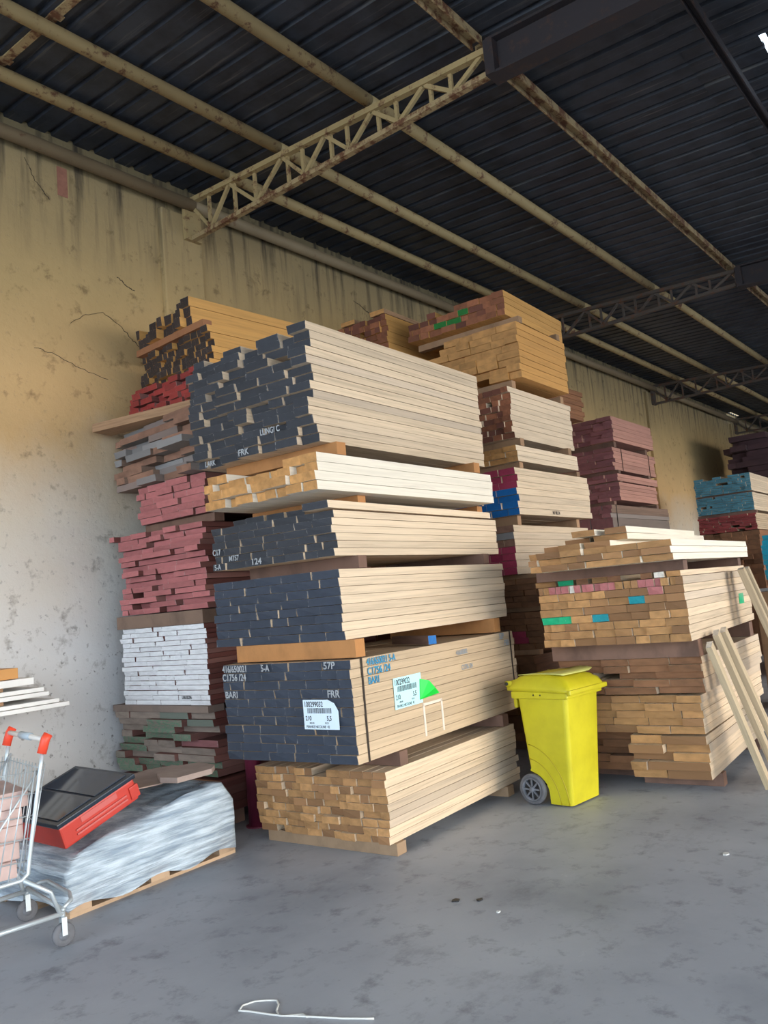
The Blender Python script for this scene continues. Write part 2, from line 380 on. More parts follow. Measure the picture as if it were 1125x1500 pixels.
EN['orange'] = endgrain('orange_end', (196, 142, 84))
EN['tanend'] = endgrain('tan_end', (178, 132, 84), 0.45, (146, 106, 70))
EN['brown'] = endgrain('brown_end', (138, 96, 66), 0.4)
EN['brick'] = endgrain('red_brown_end', (150, 92, 62), 0.5, (112, 66, 50))
EN['pink'] = paint('pink_end', (176, 104, 102), (140, 96, 86), 0.68, 0.3)
EN['plum'] = paint('plum_end', (146, 92, 92), (120, 86, 80), 0.66, 0.35)
EN['whitep'] = paint('white_end', (228, 226, 226), (170, 160, 155), 0.78, 0.10, edge=0.7, edgec=(110, 96, 92))
EN['green'] = paint('green_end', (96, 122, 98), (128, 116, 104), 0.52, 0.35)
EN['dust'] = endgrain('dusty_end', (140, 124, 112), 0.4, (112, 118, 106))
EN['greybrown'] = endgrain('grey_brown_end', (146, 108, 88), 0.4, (136, 132, 130))
EN['redp'] = paint('red_end', (142, 46, 42), (120, 60, 50), 0.72, 0.35)
EN['magenta'] = paint('magenta_end', (168, 56, 84), (150, 90, 90), 0.85, 0.25)
EN['blue'] = paint('blue_end', (14, 104, 172), (150, 150, 150), 0.86, 0.2)
EN['teal'] = paint('teal_end', (82, 134, 146), (120, 90, 80), 0.74, 0.25)
EN['turq'] = paint('turquoise_end', (20, 150, 170), (20, 90, 100), 0.7, 0.3)
EN['gmark'] = paint('green_mark_end', (10, 172, 116), (190, 235, 215), 0.66, 0.1)
EN['gdark'] = paint('dark_green_mark_end', (28, 110, 40), (20, 90, 30), 0.9, 0.1)
EN['tealmark'] = paint('teal_mark_end', (10, 140, 150), (150, 230, 235), 0.66, 0.1)
EN['redcol'] = paint('maroon_end', (152, 62, 58), (120, 80, 70), 0.68, 0.35)
EN['blackbrown'] = paint('soot_black_end', (44, 34, 32), (130, 88, 56), 0.62, 0.5)
EN['whitebare'] = endgrain('white_bare_end', (226, 218, 205))
EN['purple'] = endgrain('dark_purple_end', (74, 50, 52), 0.5)

# one board mesh per (side, end, variant), unit cube so that scale gives each board its own size
BM = {}
def board_mesh(side, end, var):
    k = (side, end, var)
    if k not in BM:
        r = random.Random(var*31+5); bm = bmesh.new(); vs = add_box(bm, (0, 0, 0), (1, 1, 1))
        for v in vs: v.co.y += r.uniform(-.012, .012); v.co.z += r.uniform(-.02, .02); v.co.x += r.uniform(-.003, .003)
        bm.faces.ensure_lookup_table()
        for f in bm.faces:
            if abs(f.calc_center_median().x - 0.5) > 0.4: f.material_index = 1
        bmesh.ops.recalc_face_normals(bm, faces=bm.faces)
        me = bpy.data.meshes.new('board'); bm.to_mesh(me); bm.free()
        me.materials.append(S[side]); me.materials.append(EN[end]); BM[k] = me
    return BM[k]
SHORT = {}; FRONT = {}
def front_x(key, y0, y1, z0, z1):
    return min([p for (a, b_, c, d, p) in FRONT[key] if a < y1 and b_ > y0 and c < z1 and d > z0] or [0.0])
def pack(key, label, X, Y, z0, z1, yaw, wd, L, rows, bw, side, end, prot=0.006, gapp=0.0, lj=0.02, seed=1, group='stacked packs of sawn boards',
         endfn=None, topcut=None, sidefn=None, tilt=0.0, rowfn=None, vj=0.004, dz=0.0):
    """a pack of boards: base corner at right front, x along the boards, y across towards the wall"""
    r = random.Random(seed*101+3); t = empty('lumber_pack', (X, Y, z0), math.radians(yaw)); setp(t, label, 'lumber pack', group)
    H = z1-z0; n = rows if isinstance(rows, int) else len(rows)
    hs = [H/n]*n if isinstance(rows, int) else [h*H/sum(rows) for h in rows]
    z = 0.0
    for i in range(n):
        h = hs[i]; rt = n-1-i                      # rt: row counted from the top
        lo_, hi_ = rowfn(rt) if rowfn else bw
        y = r.uniform(0, vj); y_end = wd - r.uniform(0, vj*2)
        rowx = r.gauss(0, prot*0.5)
        while y < y_end-0.012:
            wv = r.uniform(lo_, hi_)
            if y+wv > y_end-lo_*0.5: wv = y_end-y
            wv = min(wv, y_end-y)
            f = 1-(y+wv/2)/wd                      # fraction from the left edge as seen from the front
            if (topcut and topcut(rt, f)) or (r.random() < gapp and 0.08 < f < 0.92):
                y += wv*(0.55 if not topcut else 1.0); continue
            e = endfn(rt, f, r) if endfn else end
            sd = sidefn(rt, f, r) if sidefn else side
            px = rowx + max(-prot*2.2, min(prot*2.2, r.gauss(0, prot)))
            lx = L + r.uniform(-lj, lj) - px
            o = link('board', board_mesh(sd, e, r.randrange(3)), t)
            o.location = (px, y, z); o.scale = (lx, wv-r.choice((.002, .003, .004, .008)), h-0.0028)
            if tilt: o.rotation_euler = (0, 0, r.uniform(-tilt, tilt))
            FRONT.setdefault(key, []).append((y, y+wv, z, z+h, px))
            y += wv
        z += h
    SHORT[key] = (t, X, Y, z0, z1, yaw, wd, L)
    return t
def bearers(key, under, z0, z1, ends=(0.16, 0.86), mat='bearer', th=0.09, over=(0.0, 0.02), front=None, names=('front', 'rear')):
    """timber bearers across a gap between packs"""
    t, X, Y, a, b_, yaw, wd, L = SHORT[key]; c, s = math.cos(math.radians(yaw)), math.sin(math.radians(yaw))
    for u, nm in zip(ends, names):
        px = L*u
        o = empty('timber_bearer', (X+c*px, Y+s*px, z0), math.radians(yaw)); o2 = o
        bm = bmesh.new(); vs = add_box(bm, (0, over[0], 0.001), (th, wd+over[1], z1-z0-0.001))
        me_o = bm_obj('timber_bearer', bm, S[mat]); me_o.location = o.location; me_o.rotation_euler = o.rotation_euler
        bpy.data.objects.remove(o); setp(me_o, nm + ' timber bearer ' + under, 'bearer', 'bearers between lumber packs')

# ------------------------------------------------------------------ pile A: black-ended packs in the middle
pack('A1', 'tan-ended bottom pack of pale boards on the floor under the black labelled pack', 4.09, 3.41, .077, .523, 3.0, 1.14, 1.80, 9, (.06, .15), 'cream2', 'tanend', .012, .01, .03, 1,
     topcut=lambda rt, f: rt == 0 and .46 < f < .62)
bearers('A1', 'on the floor under the tan-ended bottom pack', 0.0, .077, (0.02, 0.86), 'plain_bearer', .10, (-.02, -.05))
A2 = pack('A2', 'navy-ended pack with paper labels and stencilled numbers, second from the floor', 3.86, 3.42, .615, 1.253, 3.8, 1.12, 2.28, 11, (.09, .24), 'tan', 'navy', .006, .0, .012, 2, vj=.002,
     endfn=lambda rt, f, r: 'navy')
bearers('A1', 'under the navy-ended pack with paper labels', .523, .615, (0.10, 0.90), 'bearer_dark', .09, (.0, .0))
pack('A3', 'navy-ended pack above the labelled pack, third from the floor', 3.91, 3.50, 1.374, 1.828, 3.4, 1.15, 2.28, 8, (.12, .28), 'cream', 'navy', .009, .0, .02, 3)
bearers('A2', 'on top of the labelled navy-ended pack', 1.260, 1.374, (0.03, 0.86), 'bearer_orange', .10, (.0, -.08))
pack('A4', 'black-ended pack stencilled 124 below the thin orange pack', 3.92, 3.52, 1.914, 2.215, 4.1, 1.10, 2.32, 6, (.10, .22), 'cream', 'black', .010, .0, .02, 4)
bearers('A3', 'under the black-ended pack stencilled 124', 1.828, 1.914, (0.10, 0.86), 'bearer_dark', .09, (.0, -.15))
pack('A5', 'thin orange-ended pack between two black-ended packs', 3.74, 3.46, 2.329, 2.571, 1.4, 1.06, 2.21, 4, (.09, .17), 'white', 'orange', .022, .0, .02, 5,
     rowfn=lambda rt: (.09, .17), topcut=lambda rt, f: rt == 0 and .22 < f < .74)
bearers('A4', 'under the thin orange-ended pack', 2.275, 2.329, (0.14, 0.88), 'bearer_orange', .09, (.02, -.1))
# loose boards lying on A4
lb = link('loose_board', board_mesh('cream', 'black', 1)); lb.location = (3.86, 3.50, 2.222); lb.scale = (2.26, .21, .05); lb.rotation_euler = (0, 0, math.radians(4.1))
setp(lb, 'black-ended loose board lying on the pack stencilled 124, right edge', 'board')
for q, (yy, xx, ww) in enumerate(((3.86, 4.02, .16), (4.02, 3.98, .16), (4.20, 3.96, .17), (4.38, 3.98, .15))):
    lb = link('loose_board', board_mesh('tan', 'black', q % 3)); lb.location = (xx, yy, 2.218); lb.scale = (2.1, ww, .048); lb.rotation_euler = (0, 0, math.radians(3.6))
    setp(lb, ['first', 'second', 'third', 'leftmost'][q] + ' low board in the gap under the thin orange pack, counted from the right', 'board', 'loose boards on the 124 pack')
A6 = pack('A6', 'tall black-ended pack at the top of the middle pile with stepped upper rows', 3.81, 3.51, 2.656, 3.456, 2.2, 1.16, 2.20, 14, (.12, .26), 'cream2', 'black', .026, .012, .02, 6,
     topcut=lambda rt, f: rt == 0 and not (f > .84 or .60 < f < .75 or .33 < f < .45 or f < .10))
bearers('A5', 'under the tall black-ended top pack', 2.571, 2.656, (0.10, 0.88), 'bearer_orange', .09, (.0, .0))

# ------------------------------------------------------------------ pile B: coloured packs by the wall
pack('B1', 'dark red-brown rough pack on the floor behind the shrink-wrapped pallet', 4.10, 5.10, .10, .35, 0.0, 1.25, 2.2, 4, (.25, .5), 'red', 'brown', .03, .0, .05, 11)
bearers('B1', 'on the floor under the dark red-brown rough pack', 0.0, .10, (0.08, 0.86), 'bearer_dark', .10)
pack('B2', 'green-and-dusty ended rough pack behind the red case', 4.17, 5.15, .365, .86, 0.3, 1.25, 2.1, 9, (.16, .48), 'red', 'green', .035, .05, .05, 12,
     endfn=lambda rt, f, r: 'plum' if (rt in (3, 4) and f > .74) else ('green' if (rt > 6 or (f > .3 and rt in (1, 2, 3) and f < .75)) else ('dust' if r.random() < .85 else 'green')), tilt=.01)
bearers('B2', 'under the white-ended pack', .86, .913, (-.02, 0.86), 'dusty', .16, (.0, .02))
B3 = pack('B3', 'white-ended pack of thin red boards beside the wall', 4.17, 5.17, .913, 1.551, .9, 1.12, 2.1, 16, (.10, .42), 'red', 'whitep', .008, .04, .03, 13)
bearers('B3', 'over the white-ended pack', 1.551, 1.66, (-.01, 0.86), 'dusty', .14, (.0, .02))
pack('B4', 'pink-ended wide pack above the white-ended pack', 4.20, 5.13, 1.668, 2.36, .5, 1.22, 2.1, 15, (.12, .42), 'red', 'pink', .03, .05, .05, 14, tilt=.008, vj=.06)
bearers('B4', 'on top of the pink-ended wide pack', 2.36, 2.43, (.05, 0.86), 'bearer_dark', .10, (.0, -.3))
pack('B5', 'narrow pink-ended pack under the rough grey-brown planks', 4.22, 5.14, 2.432, 2.76, -.5, .95, 2.1, 6, (.13, .34), 'red', 'pink', .02, .03, .04, 15, vj=.03)
pack('B6', 'rough grey-brown plank pack beside the wall, left of the black-ended top pack', 4.17, 5.13, 2.766, 3.293, -4.0, 1.26, 2.1, 9, (.18, .46), 'dusty', 'greybrown', .06, .04, .08, 16, tilt=.02, vj=.05)
pk = link('loose_plank', board_mesh('bearer', 'orange', 1)); pk.location = (4.02, 6.36, 3.297); pk.scale = (1.35, .22, .075); pk.rotation_euler = (0, 0, math.radians(-80))
setp(pk, 'orange-brown plank jutting out to the wall below the red-ended boards', 'plank')
pack('B7', 'red-ended short rows beneath the soot-black pack', 4.22, 5.10, 3.375, 3.63, -3.3, 1.06, 2.0, 5, (.09, .2), 'red', 'redp', .03, .02, .03, 17)
pack('B8', 'soot-black ended pack of small squared lengths near the wall top', 4.32, 5.05, 3.635, 3.975, -3.3, 1.06, 2.0, 6, (.05, .11), 'orange', 'blackbrown', .02, .05, .03, 18)
bearers('B8', 'under the highest sooty lengths', 3.975, 4.035, (-.015, .8), 'brownside', .09, (.05, .0))
pack('B9', 'highest sooty-ended orange lengths on top of the wall-side pile', 4.30, 5.28, 4.035, 4.29, -3.3, .80, 1.9, 3, (.06, .12), 'orange', 'blackbrown', .03, .04, .06, 19,
     topcut=lambda rt, f: (rt == 0 and f < .72) or (rt == 1 and f < .30 and f > .1))

# ------------------------------------------------------------------ pile C: tall pile behind
C_Y = {}
pack('C0', 'shadowed brown pack on the floor between the middle pile and the yellow bin', 7.25, 4.0, .1, .93, 2, 1.15, 1.9, 10, (.09, .2), 'brownside', 'brown', .02, .03, .03, 21)
bearers('C0', 'on the floor under the shadowed brown pack', 0, .1, (.05, .85), 'bearer_dark')
pack('C1', 'brown pack with a magenta corner just left of the wide tan pack', 7.36, 3.94, .98, 1.358, 2, 1.15, 1.9, 6, (.1, .2), 'brownside', 'brown', .012, .0, .03, 22,
     endfn=lambda rt, f, r: 'magenta' if rt in (3, 4) and .5 < f < .86 else 'brown')
pack('C2', 'dark brown thin pack below the magenta-ended boards', 7.35, 3.95, 1.406, 1.695, 2, 1.15, 1.9, 5, (.12, .25), 'brownside', 'brown', .012, .0, .03, 23)
pack('C3', 'magenta-and-grey ended pack under the blue-ended pack', 7.27, 4.10, 1.741, 2.242, 2, 1.15, 1.9, 7, (.12, .24), 'cream2', 'brown', .008, .0, .03, 24,
     endfn=lambda rt, f, r: 'magenta' if rt >= 3 else 'greybrown')
pack('C4', 'blue-and-magenta ended pack halfway up the tall pile', 7.31, 4.03, 2.34, 2.824, 1.0, 1.15, 1.78, 7, (.13, .24), 'cream2', 'blue', .016, .0, .03, 25,
     endfn=lambda rt, f, r: 'magenta' if rt < 3 else 'blue')
pack('C5', 'thin orange-ended pack just above the magenta ends', 7.33, 3.99, 2.885, 3.05, .9, 1.15, 1.45, 3, (.1, .2), 'cream', 'orange', .012, .0, .02, 26)
pack('C6', 'brown checker-ended pack with pale sides under the honey pack', 7.32, 4.01, 3.13, 3.664, 1.9, 1.15, 1.51, 9, (.07, .14), 'cream', 'brick', .018, .02, .02, 27)
pack('C7', 'honey-coloured solid pack second from the top of the tall pile', 7.39, 3.88, 3.743, 4.339, 2.1, 1.26, 1.18, 8, (.14, .30), 'honey', 'orange', .012, .02, .02, 28,
     topcut=lambda rt, f: (rt == 0 and f < .35) or (rt == 1 and f < .2))
pack('C8', 'topmost orange pack with two green end marks', 7.33, 3.95, 4.41, 4.678, 3.0, 1.20, 1.45, 4, (.08, .18), 'orange', 'brick', .014, .01, .03, 29,
     endfn=lambda rt, f, r: 'gdark' if (rt == 2 and .28 < f < .50) or (rt == 1 and .56 < f < .66) else 'brick', topcut=lambda rt, f: rt == 0 and f < .55 and not .2 < f < .34)
for k, a, b_, lab in (('C0', .93, .98, 'between the shadowed brown pack and the magenta-cornered pack'), ('C1', 1.358, 1.406, 'over the magenta-cornered pack'), ('C2', 1.695, 1.741, 'under the magenta-and-grey pack'),
               ('C3', 2.242, 2.34, 'under the blue-ended pack'), ('C4', 2.824, 2.885, 'over the blue-ended pack'), ('C5', 3.05, 3.13, 'under the brown checker-ended pack'),
               ('C6', 3.664, 3.743, 'under the honey pack'), ('C7', 4.339, 4.41, 'under the topmost orange pack')):
    bearers(k, lab, a, b_, (.06, .84), 'bearer', .08, (.0, .0))
pack('D', 'red-brown ended pile between the tall orange pile and the wall', 7.15, 5.36, 0.0, 4.80, 2, .98, 1.9, [1.2, 1.0, .8, .5, .3] + [.062]*12, (.06, .13), 'orange', 'brick', .014, .02, .03, 31,
     rowfn=lambda rt: (.06, .13) if rt < 12 else (.4, .6))
for q, (y0, zz) in enumerate(((5.36, 4.803), (5.80, 4.803))):
    lb = link('loose_board', board_mesh('bearer', 'orange', q)); lb.location = (7.12, y0, zz); lb.scale = (1.9, .2, .05); lb.rotation_euler = (0, 0, math.radians(2))
    setp(lb, ('right' if q == 0 else 'left') + ' loose board lying on the red-brown pile by the wall', 'board', 'loose boards on the red-brown pile')
pack('K0', 'lower brown boards hidden between the tall pile and the pink pile', 9.35, 5.05, 0.0, 3.98, 0, 1.1, 1.1, [1.4, 1.2, .9] + [.09]*5, (.3, .5), 'brownside', 'brick', .01, .0, .05, 32)
pack('K', 'orange-red boards peeking out behind the upper right edge of the tall pile', 9.35, 5.05, 3.99, 4.44, 0, 1.1, 2.1, 6, (.2, .5), 'brownside', 'brick', .01, .0, .05, 33)

# ------------------------------------------------------------------ pile E: pink packs
E_ = [('E1', 'lowest visible grey-pink pack, its boards reaching farthest right', 12.54, 5.24, 0.0, 2.80, 0, 1.1, 2.55, [1.2, 1.0, .4, .07, .07, .07], 'dusty', 'plum'),
      ('E2', 'pink pack with a crimson tinge above the grey-pink pack', 12.63, 5.12, 2.86, 3.157, 1.8, 1.15, 1.79, 5, 'pinkside', 'plum'),
      ('E3', 'thin pink-brown layer in the middle of the pink pile', 12.63, 5.13, 3.18, 3.30, 1.6, 1.15, 1.9, 2, 'pinkside', 'plum'),
      ('E4', 'strapped pink pack second from the top of the pink pile', 12.62, 5.15, 3.36, 3.735, 1.6, 1.15, 1.98, 6, 'pinkside', 'plum'),
      ('E5', 'topmost pink-brown pack with white scuffs on its side', 12.64, 5.11, 3.83, 4.238, 1.1, 1.15, 1.81, 6, 'pinkside', 'plum')]
for q, (k, lab, X, Y, a, b_, yw, wd, L, rows, sd, en) in enumerate(E_):
    pack(k, lab, X, Y, a, b_, yw, wd, L, rows, (.14, .4), sd, en, .03, .02, .05, 41+q)
for k, a, b_, lab in (('E1', 2.80, 2.86, 'over the grey-pink pack'), ('E2', 3.157, 3.18, 'under the thin pink-brown layer'), ('E3', 3.30, 3.36, 'under the strapped pink pack'), ('E4', 3.735, 3.83, 'under the topmost pink-brown pack')):
    bearers(k, lab, a, b_, (.04, .78), 'bearer_dark', .10)

# ------------------------------------------------------------------ pile G / H: far right
pack('G1', 'brown pack at the bottom of the blue-ended pile, far right', 16.05, 3.97, 0, 2.28, 2, 1.0, 2.2, [.8, .7] + [.09]*9, (.12, .3), 'brownside', 'brown', .04, .04, .05, 51)
pack('G2', 'maroon-ended pack under the blue-grey ended packs', 16.01, 3.97, 2.29, 2.596, 2, 1.04, 2.2, 8, (.1, .3), 'tan', 'redcol', .03, .05, .05, 52)
pack('G3', 'lower blue-grey ended pack, far right', 16.01, 3.98, 2.651, 2.98, 2, 1.02, 2.2, 8, (.06, .2), 'cream', 'teal', .016, .04, .03, 53)
pack('G5', 'upper blue-grey ended pack, far right', 16.0, 3.98, 3.01, 3.347, 2, 1.02, 2.2, 8, (.06, .2), 'cream', 'teal', .016, .04, .03, 54,
     topcut=lambda rt, f: rt == 0 and .1 < f < .4)
bearers('G2', 'under the lower blue-grey ended pack', 2.596, 2.651, (.05, .8), 'bearer_dark')
bearers('G3', 'between the two blue-grey ended packs', 2.98, 3.01, (.05, .8), 'bearer_dark')
pack('G4', 'dark purple-brown irregular plank stack near the far wall', 21.0, 4.62, 0.0, 4.80, 1, 1.15, 2.6, [1.5, 1.2] + [.12]*14, (.3, .8), 'purple', 'purple', .12, .06, .2, 55, tilt=.03, vj=.12)
pack('H', 'turquoise-ended pile at the right edge of the picture', 12.9, 2.28, 0.0, 2.05, 2, .9, 2.0, [.5, .5] + [.07]*14, (.2, .5), 'brownside', 'turq', .06, .03, .05, 56,
     endfn=lambda rt, f, r: 'turq' if rt < 9 else 'brown')

# ------------------------------------------------------------------ pile F: right foreground
pack('F0', 'small grey-brown pack on the floor directly behind the yellow bin', 6.35, 2.68, .09, .40, 3.8, .50, 1.9, 5, (.2, .5), 'dusty', 'brown', .03, .0, .03, 61)
pack('F1', 'bottom tan pack on the floor at the right, white spots on its ends', 6.16, 2.07, .098, .413, 3.8, .575, 2.0, 5, (.19, .575), 'cream2', 'tanend', .02, .0, .03, 62)
bearers('F1', 'on the floor under the bottom right tan pack', 0, .098, (.12, .8), 'bearer_dark', .1, (-.02, .0))
bearers('F0', 'on the floor under the small grey-brown pack', 0, .09, (.12, .8), 'bearer_dark', .1, (.0, .0))
pack('F2', 'tan pack second from the floor in the right pile', 6.14, 2.07, .43, .71, 3, 1.13, 2.05, 5, (.14, .3), 'cream2', 'tanend', .014, .01, .03, 63)
pack('F3', 'loosely laid wide boards in the middle of the right pile', 6.12, 2.03, .725, .99, 3, 1.13, 2.0, 5, (.18, .42), 'cream2', 'brown', .045, .05, .03, 64)
bearers('F3', 'under the pack with pink and green painted ends', .99, 1.115, (-.005, .84), 'bearer_dark', .12)
def f4end(rt, f, r):
    if rt == 0 and (.10 < f < .56 or .70 < f < .86): return 'whitebare' if .22 < f < .26 else 'pink'
    if rt == 1 and .78 < f < .84: return 'pink'
    if rt == 4 and f < .29: return 'gmark'
    if rt == 4 and .31 < f < .45: return 'tealmark'
    if rt == 2 and .62 < f < .78: return 'tealmark'
    return 'tanend'
pack('F4', 'wide tan pack with pink and green painted ends in the right pile', 5.89, 2.00, 1.121, 1.584, 4.0, 1.12, 2.24, 8, (.10, .17), 'cream2', 'tanend', .012, .006, .02, 65,
     endfn=f4end, rowfn=lambda rt: (.045, .065) if rt == 0 else (.10, .19))
for q, (y0, ww, x0, en) in enumerate(((2.02, .10, 5.93, 'tanend'), (2.13, .07, 5.90, 'whitebare'), (2.22, .08, 5.90, 'brown'), (2.47, .10, 5.93, 'brown'), (2.58, .12, 5.94, 'tanend'), (2.74, .09, 5.94, 'brown'), (2.87, .13, 5.96, 'gmark'), (3.03, .17, 5.97, 'tanend'))):
    lb = link('loose_board', board_mesh('cream2', en, q % 3)); lb.location = (x0, y0+.01, 1.586); lb.scale = (2.2, ww, .04); lb.rotation_euler = (0, 0, math.radians(4))
    setp(lb, ['first', 'second', 'third', 'fourth', 'fifth', 'sixth', 'seventh', 'eighth'][q] + ' thin board from the right lying on the pink-and-green ended pack', 'board', 'thin boards on the pink-and-green pack')
pack('F5', 'pale-sided loose pack on top of the right pile, over the pink-and-green ends', 5.53, 1.93, 1.70, 1.842, 3.6, 1.08, 2.40, 3, (.12, .24), 'white', 'tanend', .03, .02, .02, 66)
bearers('F4', 'under the pale-sided loose pack on the right pile', 1.628, 1.70, (.02, .84), 'bearer_dark', .11)
F6 = [(5.72, 2.44, .20, 2.2, 0), (5.68, 2.66, .17, 2.1, 0), (5.74, 2.84, .14, 2.1, 0), (5.86, 2.36, .26, 2.1, 1), (5.95, 2.70, .20, 2.0, 1), (5.80, 2.34, .16, 2.0, 2), (5.74, 2.56, .18, 1.9, 2)]
for q, (x0, y0, ww, L, lv) in enumerate(F6):
    lb = link('loose_board', board_mesh('white', 'tanend', q % 3)); lb.location = (x0, y0, 1.845+lv*.047); lb.scale = (L, ww, .045); lb.rotation_euler = (0, 0, math.radians(3.6+(q % 3-1)*.8))
    setp(lb, ['right', 'middle', 'left', 'right', 'left', 'right', 'left'][q] + ' board of the ' + ['lowest', 'middle', 'top'][lv] + ' loose layer crowning the right pile', 'board', 'loose boards crowning the right pile')

# ------------------------------------------------------------------ writing, labels and straps on the packs
M['stencil'] = plain('stencil_white', (186, 188, 190), 0.8, 0, 60, 0.45)
M['stencil_blue'] = plain('stencil_blue', (60, 150, 190), 0.8, 0, 60, 0.3)
M['stencil_faint'] = plain('stencil_faint_blue', (150, 158, 164), 0.8)
M['stencil_black'] = plain('stencil_black', (40, 40, 46), 0.8)
M['paper'] = plain('label_paper', (222, 236, 244), 0.5); M['paper_cyan'] = plain('label_paper_cyan', (196, 244, 248), 0.5)
M['ink'] = plain('label_ink', (28, 30, 38), 0.7); M['greentape'] = plain('green_tape', (20, 210, 70), 0.35)
M['strap'] = plain('steel_strap', (62, 52, 46), 0.5, 0.4); M['chalk'] = plain('chalk_line', (226, 212, 196), 0.9)
def end_text(key, s, fl, z, size, mat='stencil', sx=0.8):
    t, X, Y, a, b_, yaw, wd, L = SHORT[key]; y = wd*(1-fl)
    wtxt = size*sx*0.62*len(s)
    return text('stencil_writing', s, size, M[mat], t, (front_x(key, y-wtxt, y, z, z+size*.7)-0.006, y, z), END_ROT, sx)
def side_text(key, s, x, z, size, mat, sx=0.8):
    return text('stencil_writing', s, size, M[mat], SHORT[key][0], (x, -0.004, z), SIDE_ROT, sx)
end_text('A2', '416/650021', .008, .588, .062); end_text('A2', '5-A', .34, .588, .062); end_text('A2', '57P', .81, .588, .062, 'stencil', 1.0)
end_text('A2', 'C1756 /24', .008, .530, .066); end_text('A2', 'BARI', .015, .413, .062, 'stencil', .95); end_text('A2', 'FRR', .83, .413, .062, 'stencil', .95)
end_text('A4', 'C17', .01, .110, .058); end_text('A4', 'M757', .13, .058, .054); end_text('A4', '5-A', .02, .006, .054); end_text('A4', '124', .34, .010, .060, 'stencil', 1.1)
end_text('A6', 'LARK', .07, .008, .056); end_text('A6', 'FRK', .42, .012, .062, 'stencil', .95); end_text('A6', 'LUNGI C', .59, .120, .058)
end_text('B3', 'LRUZZA', .70, .050, .034, 'stencil_black', .95)
side_text('A2', '416/650021 5-A', .17, .585, .062, 'stencil_blue'); side_text('A2', 'C1756 /24', .17, .525, .064, 'stencil_blue', .95); side_text('A2', 'BARI', .17, .467, .062, 'stencil_blue', .95)
side_text('A2', '57P', 2.02, .585, .066, 'stencil_faint'); side_text('A2', 'FRR', 2.10, .527, .062, 'stencil_faint'); side_text('A2', '416/65002', 1.30, .530, .05, 'stencil_faint'); side_text('A2', 'C1756 /24', 1.36, .415, .05, 'stencil_faint')
side_text('C4', 'N1 NU 24', .75, .02, .05, 'stencil_black')
def sticker(t, origin, rot, wd, ht, paper, clip):
    """paper delivery label: sheet, number, bar code and small print; origin at its lower left corner"""
    e = bmesh.new(); pts = [(0, 0), (wd, 0), (wd, ht*.62), (wd*.90, ht*.88), (wd*.72, ht), (0, ht)] if clip else [(0, 0), (wd, 0), (wd, ht), (0, ht)]
    lo = [e.verts.new((x, y, 0)) for x, y in pts]; hi = [e.verts.new((x, y, .0008)) for x, y in pts]
    e.faces.new(lo[::-1]); e.faces.new(hi)
    for k in range(len(pts)): e.faces.new((lo[k], lo[(k+1) % len(pts)], hi[(k+1) % len(pts)], hi[k]))
    p = bm_obj('paper_label', e, paper, t); p.matrix_local = Matrix.Translation(origin) @ rot; p['label'] = 'printed paper label'
    I = Matrix()
    def tx(s, x, y, size, sx=.8): text('label_print', s, size, M['ink'], p, (x, y, .0012), I, sx, .0003)
    tx('100299032', wd*.03, ht*.76, ht*.26, .72 if clip else .78); tx('210', wd*.05, ht*.30, ht*.22); tx('5,5', wd*.66, ht*.30, ht*.22)
    tx('FRANKE NICOLINE  42', wd*.06, ht*.05, ht*.12, .85); tx('MISURE', wd*.16, ht*.19, ht*.07, .9); tx('PEZZI', wd*.60, ht*.19, ht*.07, .9)
    bb = bmesh.new(); x = wd*.12; r = random.Random(5)
    while x < wd*.80:
        k = r.choice((.6, .6, 1.2, 1.8))*wd*.008; add_box(bb, (x, ht*.54, .0010), (x+k, ht*.72, .0014)); x += k + r.choice((.6, 1.2))*wd*.009
    bm_obj('bar_code', bb, M['ink'], p)
fx = front_x('A2', .02, .45, .18, .42) - .004
sticker(A2, (fx, .395, .214), END_ROT, .285, .185, M['paper'], True)
sticker(A2, (.44, -.005, .262), SIDE_ROT, .34, .205, M['paper_cyan'], False)
gb = bmesh.new(); g0 = [(.74, -.008, .285), (.98, -.020, .300), (.90, -.040, .345), (.84, -.030, .405), (.76, -.008, .425)]
lo = [gb.verts.new(p) for p in g0]; hi = [gb.verts.new((p[0], p[1]-.003, p[2])) for p in g0]
gb.faces.new(lo); gb.faces.new(hi[::-1])
for k in range(5): gb.faces.new((lo[k], lo[(k+1) % 5], hi[(k+1) % 5], hi[k]))
bm_obj('green_tape', gb, M['greentape'], A2)['label'] = 'bright green tape flap'
def strap(key, x, wd_=.016, H=None):
    t, X, Y, a, b_, yaw, wd, L = SHORT[key]; H = b_-a; bm = bmesh.new(); o = .006
    add_box(bm, (x, -o, -.002), (x+wd_, -o+.003, H+o)); add_box(bm, (x, wd+o-.003, -.002), (x+wd_, wd+o, H+o))
    add_box(bm, (x, -o, H+o-.003), (x+wd_, wd+o, H+o)); bm_obj('strap', bm, M['strap'], t)
strap('A2', .105); strap('A2', 2.20); strap('E4', .35, .02); strap('E4', 1.65, .02); strap('E1', .15, .02)
for (x, z, w_, h_) in ((.78, .03, .02, .22), (1.02, .03, .02, .22), (.78, .235, .26, .018)):
    box('chalk_mark', (x, -.0035, z), (x+w_, .001, z+h_), M['chalk'], A2)
box('green_mark', (1.72, -.0035, .17), (1.90, .002, .26), EN['gmark'], SHORT['F4'][0])['label'] = 'green painted square'
of = link('offcut_block', board_mesh('bearer_dark', 'blue', 0)); of.location = (4.86, 3.46, 1.2595); of.scale = (.5, .07, .06); of.rotation_euler = (0, 0, math.radians(70))
setp(of, 'short offcut with blue end wedged on top of the labelled navy pack', 'offcut')

